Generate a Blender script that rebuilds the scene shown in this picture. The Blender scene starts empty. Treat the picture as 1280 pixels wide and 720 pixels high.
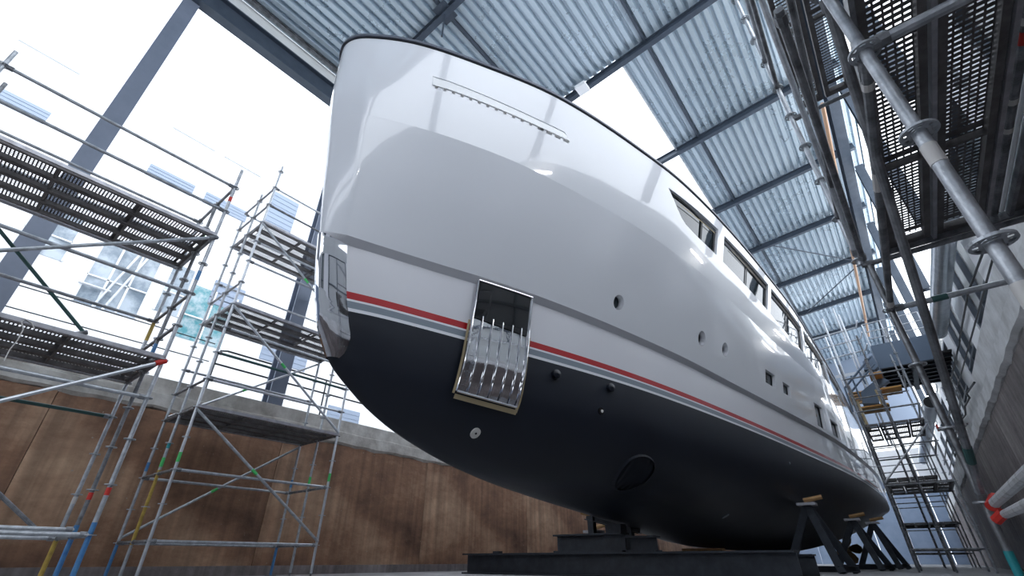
import bpy, bmesh, math, random
from mathutils import Vector, Matrix
random.seed(7)
PI = math.pi
SC = bpy.context.scene
COL = SC.collection
# ------------------------------------------------------------------ camera, sky, sun, exposure
FPX = 569.0
PITCH = math.atan(340/FPX)
YAW = math.atan(530/math.hypot(FPX, 340))
cam = bpy.data.cameras.new('camera'); camo = bpy.data.objects.new('camera', cam); COL.objects.link(camo)
cam.sensor_width = 36.0; cam.lens = FPX/1280*36.0; cam.clip_start = 0.05; cam.clip_end = 500
camo.location = (0, 0, 0); camo.rotation_euler = (PI/2+PITCH, 0, YAW)
SC.camera = camo
SC.view_settings.view_transform = 'Standard'; SC.view_settings.look = 'None'
SC.view_settings.gamma = 1.0; SC.view_settings.exposure = 1.12
w = bpy.data.worlds.new('sky'); SC.world = w; w.use_nodes = True
bg = w.node_tree.nodes['Background']; bg.inputs[0].default_value = (0.86, 0.92, 1.0, 1); bg.inputs[1].default_value = 1.5
# ------------------------------------------------------------------ helpers
fwh = Vector((-math.sin(YAW), math.cos(YAW), 0)); RT = Vector((math.cos(YAW), math.sin(YAW), 0))
FW = fwh*math.cos(PITCH)+Vector((0, 0, math.sin(PITCH))); UP = RT.cross(FW)
def ray(x, y): return FW*FPX+RT*(x-640)+UP*(360-y)
def at(x, y, ax, v):
    r = ray(x, y); return r*(v/r[ax])
FLOOR = -0.27

def mat(name, col, rough=.5, metal=0., coat=0., noise=None, bump=0., bscale=20., rvar=0., spec=None):
    m = bpy.data.materials.new(name); m.use_nodes = True
    nt = m.node_tree; b = nt.nodes['Principled BSDF']
    b.inputs['Base Color'].default_value = (*col, 1); b.inputs['Roughness'].default_value = rough
    b.inputs['Metallic'].default_value = metal; b.inputs['Coat Weight'].default_value = coat
    b.inputs['Coat Roughness'].default_value = .03
    if spec is not None: b.inputs['Specular IOR Level'].default_value = spec
    tc = nt.nodes.new('ShaderNodeTexCoord')
    if noise:
        c2, sc, lo, hi = noise
        n = nt.nodes.new('ShaderNodeTexNoise'); n.inputs['Scale'].default_value = sc; n.inputs['Detail'].default_value = 8
        n.inputs['Roughness'].default_value = .65
        nt.links.new(tc.outputs['Object'], n.inputs['Vector'])
        r = nt.nodes.new('ShaderNodeValToRGB'); r.color_ramp.elements[0].position = lo; r.color_ramp.elements[1].position = hi
        r.color_ramp.elements[0].color = (*col, 1); r.color_ramp.elements[1].color = (*c2, 1)
        nt.links.new(n.outputs['Fac'], r.inputs['Fac']); nt.links.new(r.outputs['Color'], b.inputs['Base Color'])
        if rvar:
            mr = nt.nodes.new('ShaderNodeMapRange'); mr.inputs['To Min'].default_value = rough-rvar; mr.inputs['To Max'].default_value = rough+rvar
            nt.links.new(n.outputs['Fac'], mr.inputs['Value']); nt.links.new(mr.outputs['Result'], b.inputs['Roughness'])
    if bump:
        n2 = nt.nodes.new('ShaderNodeTexNoise'); n2.inputs['Scale'].default_value = bscale; n2.inputs['Detail'].default_value = 5
        nt.links.new(tc.outputs['Object'], n2.inputs['Vector'])
        bp = nt.nodes.new('ShaderNodeBump'); bp.inputs['Strength'].default_value = bump; bp.inputs['Distance'].default_value = .02
        nt.links.new(n2.outputs['Fac'], bp.inputs['Height']); nt.links.new(bp.outputs['Normal'], b.inputs['Normal'])
    return m

def pit_wall_mat(name, cols, sc):
    m = bpy.data.materials.new(name); m.use_nodes = True; nt = m.node_tree; b = nt.nodes['Principled BSDF']
    tc = nt.nodes.new('ShaderNodeTexCoord')
    mp = nt.nodes.new('ShaderNodeMapping'); mp.inputs['Scale'].default_value = (1, .45, .8)
    nt.links.new(tc.outputs['Object'], mp.inputs['Vector'])
    n = nt.nodes.new('ShaderNodeTexNoise'); n.inputs['Scale'].default_value = sc; n.inputs['Detail'].default_value = 9; n.inputs['Roughness'].default_value = .7
    nt.links.new(mp.outputs['Vector'], n.inputs['Vector'])
    r = nt.nodes.new('ShaderNodeValToRGB'); e = r.color_ramp.elements
    e[0].position = .34; e[0].color = (*cols[0], 1); e[1].position = .68; e[1].color = (*cols[2], 1)
    k = e.new(.5); k.color = (*cols[1], 1)
    nt.links.new(n.outputs['Fac'], r.inputs['Fac'])
    # vertical run-off streaks
    mp2 = nt.nodes.new('ShaderNodeMapping'); mp2.inputs['Scale'].default_value = (1, 3.0, .12)
    nt.links.new(tc.outputs['Object'], mp2.inputs['Vector'])
    n2 = nt.nodes.new('ShaderNodeTexNoise'); n2.inputs['Scale'].default_value = 2.2; n2.inputs['Detail'].default_value = 6
    nt.links.new(mp2.outputs['Vector'], n2.inputs['Vector'])
    mr = nt.nodes.new('ShaderNodeMapRange'); mr.inputs['From Min'].default_value = .35; mr.inputs['From Max'].default_value = .65
    mr.inputs['To Min'].default_value = .7; mr.inputs['To Max'].default_value = 1.12
    nt.links.new(n2.outputs['Fac'], mr.inputs['Value'])
    mx = nt.nodes.new('ShaderNodeMix'); mx.data_type = 'RGBA'; mx.blend_type = 'MULTIPLY'; mx.inputs['Factor'].default_value = 1
    nt.links.new(r.outputs['Color'], mx.inputs['A']); nt.links.new(mr.outputs['Result'], mx.inputs['B'])
    # pale chips
    v = nt.nodes.new('ShaderNodeTexNoise'); v.inputs['Scale'].default_value = 14; v.inputs['Detail'].default_value = 3
    nt.links.new(tc.outputs['Object'], v.inputs['Vector'])
    gt = nt.nodes.new('ShaderNodeMath'); gt.operation = 'GREATER_THAN'; gt.inputs[1].default_value = .735
    nt.links.new(v.outputs['Fac'], gt.inputs[0])
    m2 = nt.nodes.new('ShaderNodeMix'); m2.data_type = 'RGBA'; m2.inputs['B'].default_value = (.42, .34, .27, 1)
    nt.links.new(gt.outputs[0], m2.inputs['Factor']); nt.links.new(mx.outputs['Result'], m2.inputs['A'])
    nt.links.new(m2.outputs['Result'], b.inputs['Base Color'])
    b.inputs['Roughness'].default_value = .6
    bp = nt.nodes.new('ShaderNodeBump'); bp.inputs['Strength'].default_value = .35; bp.inputs['Distance'].default_value = .03
    n3 = nt.nodes.new('ShaderNodeTexNoise'); n3.inputs['Scale'].default_value = 9; n3.inputs['Detail'].default_value = 8
    nt.links.new(tc.outputs['Object'], n3.inputs['Vector'])
    nt.links.new(n3.outputs['Fac'], bp.inputs['Height']); nt.links.new(bp.outputs['Normal'], b.inputs['Normal'])
    return m

M = {}
M['galv'] = mat('galvanized_steel', (.27, .285, .31), .4, .6, noise=((.6, .63, .67), 9, .3, .7), bump=.15, bscale=60, rvar=.12)
M['galvd'] = mat('weathered_steel', (.11, .115, .125), .42, .5, noise=((.34, .35, .37), 7, .35, .7), bump=.2, bscale=50)
M['galvl'] = mat('bright_steel', (.5, .53, .57), .35, .6, noise=((.72, .74, .78), 9, .3, .7))
M['deck'] = mat('deck_steel', (.085, .08, .082), .5, .45, noise=((.2, .19, .19), 6, .3, .7))
M['deckl'] = mat('deck_edge_steel', (.28, .28, .3), .4, .6, noise=((.5, .5, .54), 8, .3, .7))
M['green'] = mat('dark_green_paint', (.03, .09, .085), .5)
M['lime'] = mat('lime_tape', (.08, .6, .16), .5)
M['red'] = mat('red_tape', (.6, .03, .02), .5)
M['blue'] = mat('blue_paint', (.04, .16, .42), .45, noise=((.1, .28, .5), 12, .3, .7))
M['yellow'] = mat('yellow_paint', (.35, .23, .05), .5, noise=((.6, .42, .08), 12, .3, .7))
M['teal'] = mat('teal_paint', (.02, .3, .33), .5)
M['whitetape'] = mat('grey_white_tape', (.62, .6, .58), .5)
M['beam'] = mat('beam_paint', (.045, .06, .085), .4, .2, noise=((.07, .09, .12), 3, .3, .7))
M['column'] = mat('column_paint', (.16, .19, .25), .45, .1, noise=((.2, .23, .3), 2, .3, .7))
M['roof'] = mat('roof_sheet_steel', (.46, .55, .62), .28, .45, noise=((.56, .65, .72), .6, .3, .7), rvar=.05)
M['pale'] = mat('pale_cladding', (.6, .62, .62), .6, noise=((.7, .72, .72), 1, .3, .7))
M['floor'] = mat('floor_concrete', (.22, .22, .23), .6, noise=((.42, .42, .43), 1.3, .35, .7), bump=.2, bscale=6)
M['conc'] = mat('old_concrete', (.4, .37, .33), .8, noise=((.76, .73, .68), 1.8, .35, .65), bump=.6, bscale=7)
M['concw'] = mat('whitewashed_concrete', (.6, .6, .59), .8, noise=((.88, .89, .9), 1.6, .33, .6), bump=.7, bscale=8)
M['pitl'] = pit_wall_mat('brown_pit_wall', [(.1, .05, .032), (.31, .165, .096), (.64, .42, .27)], .5)
M['pitr'] = pit_wall_mat('grey_brown_pit_wall', [(.13, .11, .11), (.25, .215, .21), (.4, .355, .345)], .8)
M['facade'] = mat('white_facade', (.9, .91, .93), .6)
M['facade2'] = mat('facade_joint', (.45, .46, .48), .6)
M['louver'] = mat('louver_metal', (.3, .36, .46), .6)
M['glassf'] = mat('facade_glass', (.19, .24, .29), .08, 0., spec=.5, noise=((.5, .56, .62), .7, .4, .6))
M['glasst'] = mat('teal_glass', (.1, .3, .34), .1, noise=((.4, .5, .54), 2.5, .4, .6))
M['paving'] = mat('quay_paving', (.5, .5, .5), .8)
M['rail'] = mat('black_rail', (.015, .017, .02), .4)
# yacht
M['white'] = mat('white_gloss_paint', (.73, .745, .79), .2, 0., 1.0, bump=.02, bscale=1.2)
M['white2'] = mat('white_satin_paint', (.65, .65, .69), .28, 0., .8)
M['bright'] = mat('slot_daylight_white', (.93, .94, .95), .35)  # stands in for daylight seen through the mooring slot
M['redp'] = mat('red_stripe_paint', (.42, .008, .014), .3, 0., .6)
M['greyp'] = mat('grey_stripe_paint', (.2, .235, .28), .35, 0., .4)
M['whites'] = mat('white_stripe_paint', (.75, .76, .8), .3, 0., .5)
M['navy'] = mat('navy_antifouling', (.005, .0075, .015), .45, 0., .0, spec=.4, noise=((.009, .0125, .022), .8, .3, .7), rvar=.06)
M['steelm'] = mat('polished_stainless', (.78, .78, .8), .035, 1.0, bump=.22, bscale=2.2)
M['steelw'] = mat('wavy_stainless', (.55, .55, .58), .04, 1.0, bump=.55, bscale=.9)
for _n in M['steelw'].node_tree.nodes:
    if _n.type == 'BUMP':
        _t = M['steelw'].node_tree; _m = _t.nodes.new('ShaderNodeMapping'); _m.inputs['Scale'].default_value = (.6, .6, 4.5)
        _c = [q for q in _t.nodes if q.type == 'TEX_COORD'][0]; _x = [q for q in _t.nodes if q.type == 'TEX_NOISE'][0]
        _t.links.new(_c.outputs['Object'], _m.inputs['Vector']); _t.links.new(_m.outputs['Vector'], _x.inputs['Vector']); _x.inputs['Detail'].default_value = 0
M['steelr'] = mat('stainless_rod', (.7, .7, .72), .12, 1.0)
M['black'] = mat('black_gloss', (.006, .006, .008), .12, 0., .5)
M['blackm'] = mat('black_matt', (.012, .012, .014), .6)
M['tape'] = mat('cardboard_edge', (.45, .36, .22), .7)
M['yglass'] = mat('yacht_window_glass', (.015, .025, .03), .03, 0., .0, spec=.6)
M['cap'] = mat('cap_rail_grey', (.12, .13, .16), .3, .3)
M['wood'] = mat('raw_timber', (.32, .17, .07), .7, noise=((.5, .3, .13), 6, .3, .7))
M['orange'] = mat('orange_plywood', (.42, .2, .045), .6, noise=((.6, .32, .09), 8, .3, .7))
M['ibeam'] = mat('dark_blue_steel', (.02, .025, .034), .45, .3, noise=((.045, .052, .065), 5, .3, .7), bump=.1)
M['wallg'] = mat('grey_cladding', (.3, .32, .35), .6)
M['duct'] = mat('duct_zinc', (.5, .55, .6), .3, .8, noise=((.68, .72, .77), 5, .3, .7))
M['stair'] = mat('stair_steel_blue', (.1, .14, .2), .5, .2)
M['copper'] = mat('copper_pipe', (.6, .36, .22), .45, .2)
M['bluew'] = mat('back_door_panel', (.28, .37, .52), .4, noise=((.38, .47, .62), 1.2, .3, .7))
M['windowd'] = mat('window_dark', (.06, .08, .09), .1, noise=((.2, .24, .26), .8, .4, .6))
M['frame'] = mat('window_frame_grey', (.1, .12, .15), .5)
M['bronze'] = mat('bronze', (.3, .2, .1), .3, .9)
M['whitep'] = mat('white_coated_pipe', (.62, .63, .65), .5, .1, noise=((.4, .4, .4), 14, .5, .62))

def lamp_mat(name, col, s):
    m = bpy.data.materials.new(name); m.use_nodes = True; nt = m.node_tree
    e = nt.nodes.new('ShaderNodeEmission'); e.inputs[0].default_value = (*col, 1); e.inputs[1].default_value = s
    nt.links.new(e.outputs[0], nt.nodes['Material Output'].inputs[0]); return m
M['lamp'] = lamp_mat('lamp_tube', (1, .98, .95), 18)

def me_obj(name, me, parent=None, loc=None):
    o = bpy.data.objects.new(name, me); COL.objects.link(o)
    if parent: o.parent = parent
    if loc is not None: o.location = loc
    return o
def obj(name, bm, m, parent=None, smooth=False, loc=None):
    me = bpy.data.meshes.new(name); bm.to_mesh(me); bm.free()
    me.materials.append(M[m] if isinstance(m, str) else m)
    if smooth:
        for p in me.polygons: p.use_smooth = True
    if me.polygons and me.polygons[0].use_smooth: me.set_sharp_from_angle(angle=math.radians(32))
    return me_obj(name, me, parent, loc)
def tag(o, label=None, cat=None, group=None, kind=None):
    if label: o['label'] = label
    if cat: o['category'] = cat
    if group: o['group'] = group
    if kind: o['kind'] = kind
    return o
def thing(name, label, cat, loc=(0, 0, 0), group=None):
    o = bpy.data.objects.new(name, None); COL.objects.link(o); o.location = loc; o.empty_display_size = .2
    return tag(o, label, cat, group)
def bxm(bm, lo, hi):
    vs = [bm.verts.new((x, y, z)) for x in (lo[0], hi[0]) for y in (lo[1], hi[1]) for z in (lo[2], hi[2])]
    for f in ((0, 1, 3, 2), (4, 6, 7, 5), (0, 4, 5, 1), (2, 3, 7, 6), (0, 2, 6, 4), (1, 5, 7, 3)):
        bm.faces.new([vs[i] for i in f])
def BM(): return bmesh.new()
def rel(parent):   # offset of the parent Empty
    return Vector(parent.location) if parent and not parent.parent else Vector((0, 0, 0))
def box(name, lo, hi, m, parent=None, bev=0):
    o = rel(parent); bm = BM(); lo = Vector(lo)-o; hi = Vector(hi)-o
    c = (lo+hi)/2; bxm(bm, lo-c, hi-c)
    if bev: bmesh.ops.bevel(bm, geom=bm.edges[:], offset=bev, segments=1, affect='EDGES')
    return obj(name, bm, m, parent, loc=c)
def tubebm(bm, a, b, r, n=10, r2=None):
    a = Vector(a); b = Vector(b); d = (b-a).normalized()
    q = d.to_track_quat('Z', 'Y'); ring = []
    for k, (p, rr) in enumerate(((a, r), (b, r2 or r))):
        ring.append([bm.verts.new(p+q@Vector((rr*math.cos(2*PI*i/n), rr*math.sin(2*PI*i/n), 0))) for i in range(n)])
    fs = []
    for i in range(n):
        j = (i+1) % n; f = bm.faces.new((ring[0][i], ring[0][j], ring[1][j], ring[1][i])); f.smooth = True
    bm.faces.new(ring[0][::-1]); bm.faces.new(ring[1])
def tube(name, a, b, r, m, parent=None, n=10):
    o = rel(parent); a = Vector(a)-o; b = Vector(b)-o; c = (a+b)/2
    bm = BM(); tubebm(bm, a-c, b-c, r, n); return obj(name, bm, m, parent, loc=c)
def prof(bm, a, b, w, h, t, kind='I', up=Vector((0, 0, 1))):
    """an I, U or hollow section from a to b: w across, h in the up direction"""
    a = Vector(a); b = Vector(b); d = (b-a).normalized(); s = d.cross(up).normalized(); u = s.cross(d)
    if kind == 'I': rects = [(-w/2, w/2, h/2-t, h/2), (-w/2, w/2, -h/2, -h/2+t), (-t/2, t/2, -h/2+t, h/2-t)]
    elif kind == 'U': rects = [(-w/2, w/2, h/2-t, h/2), (-w/2, w/2, -h/2, -h/2+t), (-w/2, -w/2+t, -h/2+t, h/2-t)]
    else: rects = [(-w/2, w/2, -h/2, h/2)]
    for x0, x1, y0, y1 in rects:
        q = []
        for p in (a, b):
            q.append([bm.verts.new(p+s*x+u*y) for x, y in ((x0, y0), (x1, y0), (x1, y1), (x0, y1))])
        for i in range(4):
            j = (i+1) % 4; bm.faces.new((q[0][i], q[0][j], q[1][j], q[1][i]))
        bm.faces.new(q[0][::-1]); bm.faces.new(q[1])
def beam(name, a, b, w, h, t, m, parent=None, kind='I', up=Vector((0, 0, 1))):
    o = rel(parent); a = Vector(a)-o; b = Vector(b)-o; c = (a+b)/2
    bm = BM(); prof(bm, a-c, b-c, w, h, t, kind, up); bmesh.ops.recalc_face_normals(bm, faces=bm.faces)
    return obj(name, bm, m, parent, loc=c)
def sweep(bm, pts, r, n=8):
    pts = [Vector(p) for p in pts]; rings = []
    for i, p in enumerate(pts):
        d = (pts[min(i+1, len(pts)-1)]-pts[max(i-1, 0)]).normalized(); s = d.cross(Vector((.3, .2, .9))).normalized(); u = s.cross(d)
        rings.append([bm.verts.new(p+s*r*math.cos(2*PI*k/n)+u*r*math.sin(2*PI*k/n)) for k in range(n)])
    for a, b in zip(rings[:-1], rings[1:]):
        for k in range(n): f = bm.faces.new((a[k], a[(k+1) % n], b[(k+1) % n], b[k])); f.smooth = True
    bm.faces.new(rings[0][::-1]); bm.faces.new(rings[-1])
def polytube(name, pts, r, m, parent=None, n=8):
    o = rel(parent); bm = BM(); pts = [Vector(p)-o for p in pts]
    sweep(bm, pts, r, n)
    return obj(name, bm, m, parent)

# ------------------------------------------------------------------ SETTING: dry dock pit
XL, XR, ZB, ZC = -11.0, 1.8, 2.53, 3.15
def struct(o): return tag(o, kind='structure')
struct(box('floor', (XL-.3, -14, FLOOR-.3), (XR+.4, 49, FLOOR), 'floor'))
wl = thing('wall_left', None, None, (XL, 0, 0)); tag(wl, kind='structure')
seams = [-14, -9, -4.0, 1.1, 5.2, 9.7, 14.6, 20, 26, 32, 38, 44, 49]
for a, b in zip(seams[:-1], seams[1:]):
    box('panel', (XL-.3, a+.005, FLOOR), (XL, b-.005, ZB), 'pitl', wl)
box('backing', (XL-.5, -14, FLOOR), (XL-.3, 49, ZB), 'conc', wl)
# rough concrete coping with chipped lower edge
def coping(x0, x1, z0, z1, m, face, parent, name='coping'):
    bm = BM(); n = 420; random.seed(3); rows = []
    for i in range(n+1):
        y = -14+63*i/n; j = .02*math.sin(y*3.1)+.016*math.sin(y*7.7+1)+random.uniform(-.014, .014)
        zz = [z0+j, z0+.05+j*.5, z0+.3+.01*math.sin(y*4), z0+.33+.01*math.sin(y*4), z1]
        s = 1 if face > 0 else -1; xf = x1 if face > 0 else x0; xb = x0 if face > 0 else x1
        xs = [xf, xf+s*.06, xf+s*.05, xf+s*.0, xf]
        row = [bm.verts.new((xs[k]-parent.location.x, y, zz[k])) for k in range(5)]
        row.append(bm.verts.new((xb-parent.location.x, y, z1))); rows.append(row)
        row.insert(0, bm.verts.new((xb-parent.location.x, y, z0)))
    for a, b in zip(rows[:-1], rows[1:]):
        for k in range(len(a)-1): bm.faces.new((a[k], a[k+1], b[k+1], b[k]))
    bmesh.ops.recalc_face_normals(bm, faces=bm.faces)
    return obj(name, bm, m, parent)
box('plinth', (XL, -14, FLOOR), (XL+.1, 49, -.1), 'pitr', wl)
coping(XL-.5, XL+.0, ZB, ZC, 'conc', 1, wl)
struct(box('trim_1', (-22, -14, ZC-.5), (XL-.5, 49, ZC-.02), 'paving'))      # quay beyond the pit edge

wr = thing('wall_right', None, None, (XR, 0, 0)); tag(wr, kind='structure')
for a, b in zip([-14, -9, -3, 3, 8, 13, 18, 24, 30, 36, 42], [-9, -3, 3, 8, 13, 18, 24, 30, 36, 42, 49]):
    box('panel', (XR, a+.01, FLOOR), (XR+.3, b-.01, ZB-.02), 'pitr', wr)
coping(XR, XR+.5, ZB, 3.28, 'concw', -1, wr)
# building wall above, set back
XU = 3.0
box('ledge', (XR+.3, -14, 2.9), (XU, 49, 3.2), 'concw', wr)
wins = []
for i in range(13):
    y0 = -14.4+i*4.6+.6
    wins.append((y0, y0+3.0))
ys = [-1.0]
zr = [(3.2, 4.7), (7.4, 8.3)]
for z0, z1 in zr: box('wall_band', (XU, -14, z0), (XU+.25, 49, z1), 'pale', wr)
prev = -14
for a, b in wins+[(49, 50)]:
    for z0, z1 in ((4.7, 7.4),): box('pier', (XU-.06, prev, z0), (XU+.25, a, z1), 'facade', wr)
    prev = b
for (z0, z1) in ((4.7, 7.4),):
    for a, b in wins:
        wn = thing('window_%d' % (wins.index((a, b))+1), None, None, (XU+.1, (a+b)/2, z0)); tag(wn, kind='structure')
        box('pane', (XU+.12, a, z0), (XU+.14, b, z1), 'windowd' if random.random() < .35 else 'pale', wn)
        for y in (a+.04, a+(b-a)*.5, b-.04): box('mullion', (XU-.02, y-.04, z0), (XU+.1, y+.04, z1), 'frame', wn)
        for z in (z0+.04, z0+.9, z1-.04): box('transom', (XU-.03, a, z-.04), (XU+.09, b, z+.04), 'frame', wn)
        box('sill', (XU-.16, a-.05, z0-.06), (XU+.02, b+.05, z0), 'facade', wn)

# front wall behind the camera: lower boarding, window band, upper cladding
wf = thing('wall_front', None, None, (0, -14, 0)); tag(wf, kind='structure')
for i in range(7):
    x0 = XL-.3+i*2.06
    box('panel', (x0, -14.2, FLOOR), (x0+2.03, -14, 5.2), 'bluew', wf)
    box('panel', (x0, -14.2, 7.4), (x0+2.03, -14, 15.8), 'wallg', wf)
    box('mullion', (x0-.04, -14.15, 5.2), (x0+.04, -14, 7.4), 'frame', wf)
# linear lamps along the right wall
for i in range(6):
    y = -4+i*9.2; lp = thing('wall_lamp', ['first', 'second', 'third', 'fourth', 'fifth', 'sixth', 'seventh', 'eighth', 'ninth', 'tenth', 'eleventh'][i]+' linear wall lamp on the right building wall, counted from the front', 'lamp', (XU-.06, y, 7.9), 'linear lamps on the right wall')
    box('housing', (XU-.08, y-.65, 7.86), (XU, y+.65, 7.98), 'facade', lp); box('diffuser', (XU-.12, y-.62, 7.89), (XU-.08, y+.62, 7.95), 'lamp', lp)
# back wall
wb = thing('wall_back', None, None, (0, 49, 0)); tag(wb, kind='structure')
for i in range(7):
    box('panel', (XL-.3+i*2.06, 49, FLOOR), (XL-.3+i*2.06+2.03, 49.2, 4.6), 'bluew', wb)
    box('panel', (XL-.3+i*2.06, 49, 4.63), (XL-.3+i*2.06+2.03, 49.2, 7.6), 'facade', wb)
box('lintel', (XL-.3, 48.8, 9.5), (XU, 49.2, 16), 'louver', wb)

# ------------------------------------------------------------------ roof (slightly sloping), trapezoidal sheets bay by bay
def zroof(x): return 14.6+(x-XL)*.08
BY = [-10.5, -5.4, -0.25, 4.82, 9.97, 15.2, 20.2, 25.1, 30.3, 35.6, 41, 49.3]
ce = thing('ceiling', None, None, (0, 0, 14.6)); tag(ce, kind='structure')
def sheet(x0, x1, y0, y1):
    bm = BM(); P = .3; d = .15; o = rel(ce); x = XL; pr = []
    while x < x1:
        for dx, dz in ((0, 0), (.14, 0), (.185, d), (.255, d)):
            if x0 <= x+dx <= x1: pr.append((x+dx, zroof(x+dx)+dz))
        x += P
    pr.append((x1, zroof(x1)))
    A = [bm.verts.new(Vector((x, y0, z))-o) for x, z in pr]; B = [bm.verts.new(Vector((x, y1, z))-o) for x, z in pr]
    A2 = [bm.verts.new(Vector((x, y0, z+.02))-o) for x, z in pr]; B2 = [bm.verts.new(Vector((x, y1, z+.02))-o) for x, z in pr]
    for i in range(len(pr)-1):
        bm.faces.new((A[i], A[i+1], B[i+1], B[i])); bm.faces.new((A2[i], B2[i], B2[i+1], A2[i+1]))
    bmesh.ops.recalc_face_normals(bm, faces=bm.faces)
    return obj('roof_sheet', bm, 'roof', ce)
for i, (a, b) in enumerate(zip([-14.0]+BY, BY)):
    if a == BY[0]-0: pass
    if 9.9 < a < 20.1:
        sheet(XL, -7.6, a, b); sheet(-3.08, XU+.3, a, b)
        beam('opening_trim', (-3.08, a, zroof(-3.08)), (-3.08, b, zroof(-3.08)), .06, .2, .02, 'galvl', ce, 'box')
    else: sheet(XL, XU+.3, a, b)
for y in BY[:2]+BY[3:-1]:
    beam('roof_beam', (XL+.1, y, zroof(XL)-.17), (XU, y, zroof(XU)-.17), .18, .3, .03, 'beam', ce)
for x in (-6.55, -2.1): beam('purlin', (x, -14, zroof(x)-.05), (x, 49, zroof(x)-.05), .09, .1, .02, 'beam', ce)
gp = Vector((-6.55, 4.82, zroof(-6.55)-.17))
box('gusset', gp+Vector((-.25, -.3, -.02)), gp+Vector((.25, .3, .02)), 'beam', ce)
tube('hanger_rod', gp, gp+Vector((0, 0, -1.3)), .03, 'beam', ce)
# wind braces
for y0, y1, xa, xb in ((25.1, 30.3, -1.6, 2.2), (30.3, 35.6, 2.2, -1.6)):
    tube('wind_brace', (xa, y0, 15.1), (xb, y1, 15.1), .035, 'beam', ce)
# eaves on the left: long edge beam, pale band above
beam('edge_beam', (XL, -14, 13.58), (XL, 49, 13.58), .3, .75, .05, 'beam', ce)
box('eaves_band', (XL-.12, -14, 13.95), (XL-.02, 49, 14.62), 'pale', ce)
beam('edge_channel', (XL+.2, -14, 14.56), (XL+.2, 49, 14.56), .14, .12, .02, 'galvd', ce)
beam('edge_beam', (2.45, -14, 14.7), (2.45, 49, 14.7), .35, .8, .05, 'beam', ce)
for y in BY[:-1]:
    beam('column', (2.8, y, 8.3), (2.8, y, 14.4), .3, .3, .03, 'beam', ce, 'I', Vector((0, 1, 0)))
for y in BY[:-1]:
    beam('column', (XL-.22, y, ZC), (XL-.22, y, 13.25), .36, .34, .04, 'column', ce, 'I', Vector((1, 0, 0)))
bm = BM()

# ------------------------------------------------------------------ quay railing
qr = thing('quay_railing', 'black tubular railing with rounded end post on the left quay edge', 'railing', (-11.45, 3.4, ZC-.02))
x = -11.45
for z, y0 in ((4.22, 3.6), (3.86, 3.42)): tube('rail', (x, y0, z), (x, 34, z), .022, 'rail', qr)
polytube('post', [(x, 3.42, ZC-.02), (x, 3.42, 4.08), (x, 3.46, 4.18), (x, 3.6, 4.22)], .022, 'rail', qr)
for y in (6.2, 9, 11.8, 14.6, 17.4, 20.2): tube('post', (x, y, ZC-.02), (x, y, 4.22), .02, 'rail', qr)
qw = thing('wire_fence', 'two thin black wires strung along the left quay before the rail', 'fence', (-11.45, -1.5, ZC-.02))
for z in (3.87, 4.3): tube('wire', (x, -8, z), (x, 3.3, z-.0), .012, 'rail', qw, 6)
for y in (-7.6, -4.6, -1.6, ): tube('post', (x, y, ZC-.02), (x, y, 4.35), .02, 'rail', qw)

# ------------------------------------------------------------------ white building across the quay
XF = -22.0
fb = thing('building', 'white building with louvred windows across the quay, behind the left scaffolds', 'building', (XF, 6, ZC))
box('wall', (XF-.5, -12, ZC-.02), (XF, 50, 25), 'facade', fb)
for a, b in ((-4.1, -2.15), (1.4, 3.3), (3.75, 5.65), (9, 11)):
    box('joint_strip', (XF, a, 17.84), (XF+.03, b, 17.9), 'facade2', fb)
def louver(y0, y1, z0, z1, n, m='louver'):
    f = box('window', (XF+.0, y0, z0), (XF+.03, y1, z1), m, fb)
    for k in range(n):
        z = z0+(z1-z0)*(k+.5)/n
        s = box('slat', (XF+.04, y0, z-.45*(z1-z0)/n), (XF+.05, y1, z+.4*(z1-z0)/n), 'louver', fb); s.parent = f; s.location = Vector(s.location)-Vector(f.location)
    return f
for y0, y1 in ((-3.6, -2.1), (1.35, 3.2), (3.7, 5.7)): louver(y0, y1, 14.75, 15.4, 4)
louver(6.5, 7.95, 15.2, 17.5, 8)
louver(9.5, 11.0, 15.2, 17.5, 8)
louver(5.45, 6.8, 10.0, 11.2, 4)
louver(8.3, 10.6, 8.2, 9.2, 4)
louver(12.3, 14.2, 6.2, 6.9, 3)
def fwin(y0, y1, z0, z1, nx, m='glassf'):
    f = box('window', (XF, y0, z0), (XF+.03, y1, z1), m, fb)
    for k in range(nx+1):
        y = y0+(y1-y0)*k/nx
        s = box('mullion', (XF+.03, y-.035, z0), (XF+.1, y+.035, z1), 'facade', fb); s.parent = f; s.location = Vector(s.location)-Vector(f.location)
    s = box('transom', (XF+.03, y0, z0+(z1-z0)*.4), (XF+.1, y1, z0+(z1-z0)*.4+.05), 'facade', fb); s.parent = f; s.location = Vector(s.location)-Vector(f.location)
fwin(-.9, .5, 9.6, 11.6, 2); fwin(1.3, 3.3, 8.3, 11.1, 3); fwin(3.7, 4.6, 8.9, 11.2, 1); fwin(4.7, 6.6, 8.1, 10.6, 2, 'glasst')
# ladder and cable on the facade
tube('pipe', (XF+.15, 1.9, 8.2), (XF+.15, 2.5, 11.0), .05, 'galvl', fb)
tube('pipe', (XF+.15, 2.2, 8.2), (XF+.15, 2.8, 11.0), .05, 'galvl', fb)
tube('pipe', (XF+.15, 1.2, 9.0), (XF+.15, 2.2, 9.0), .05, 'galvl', fb)

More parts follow.
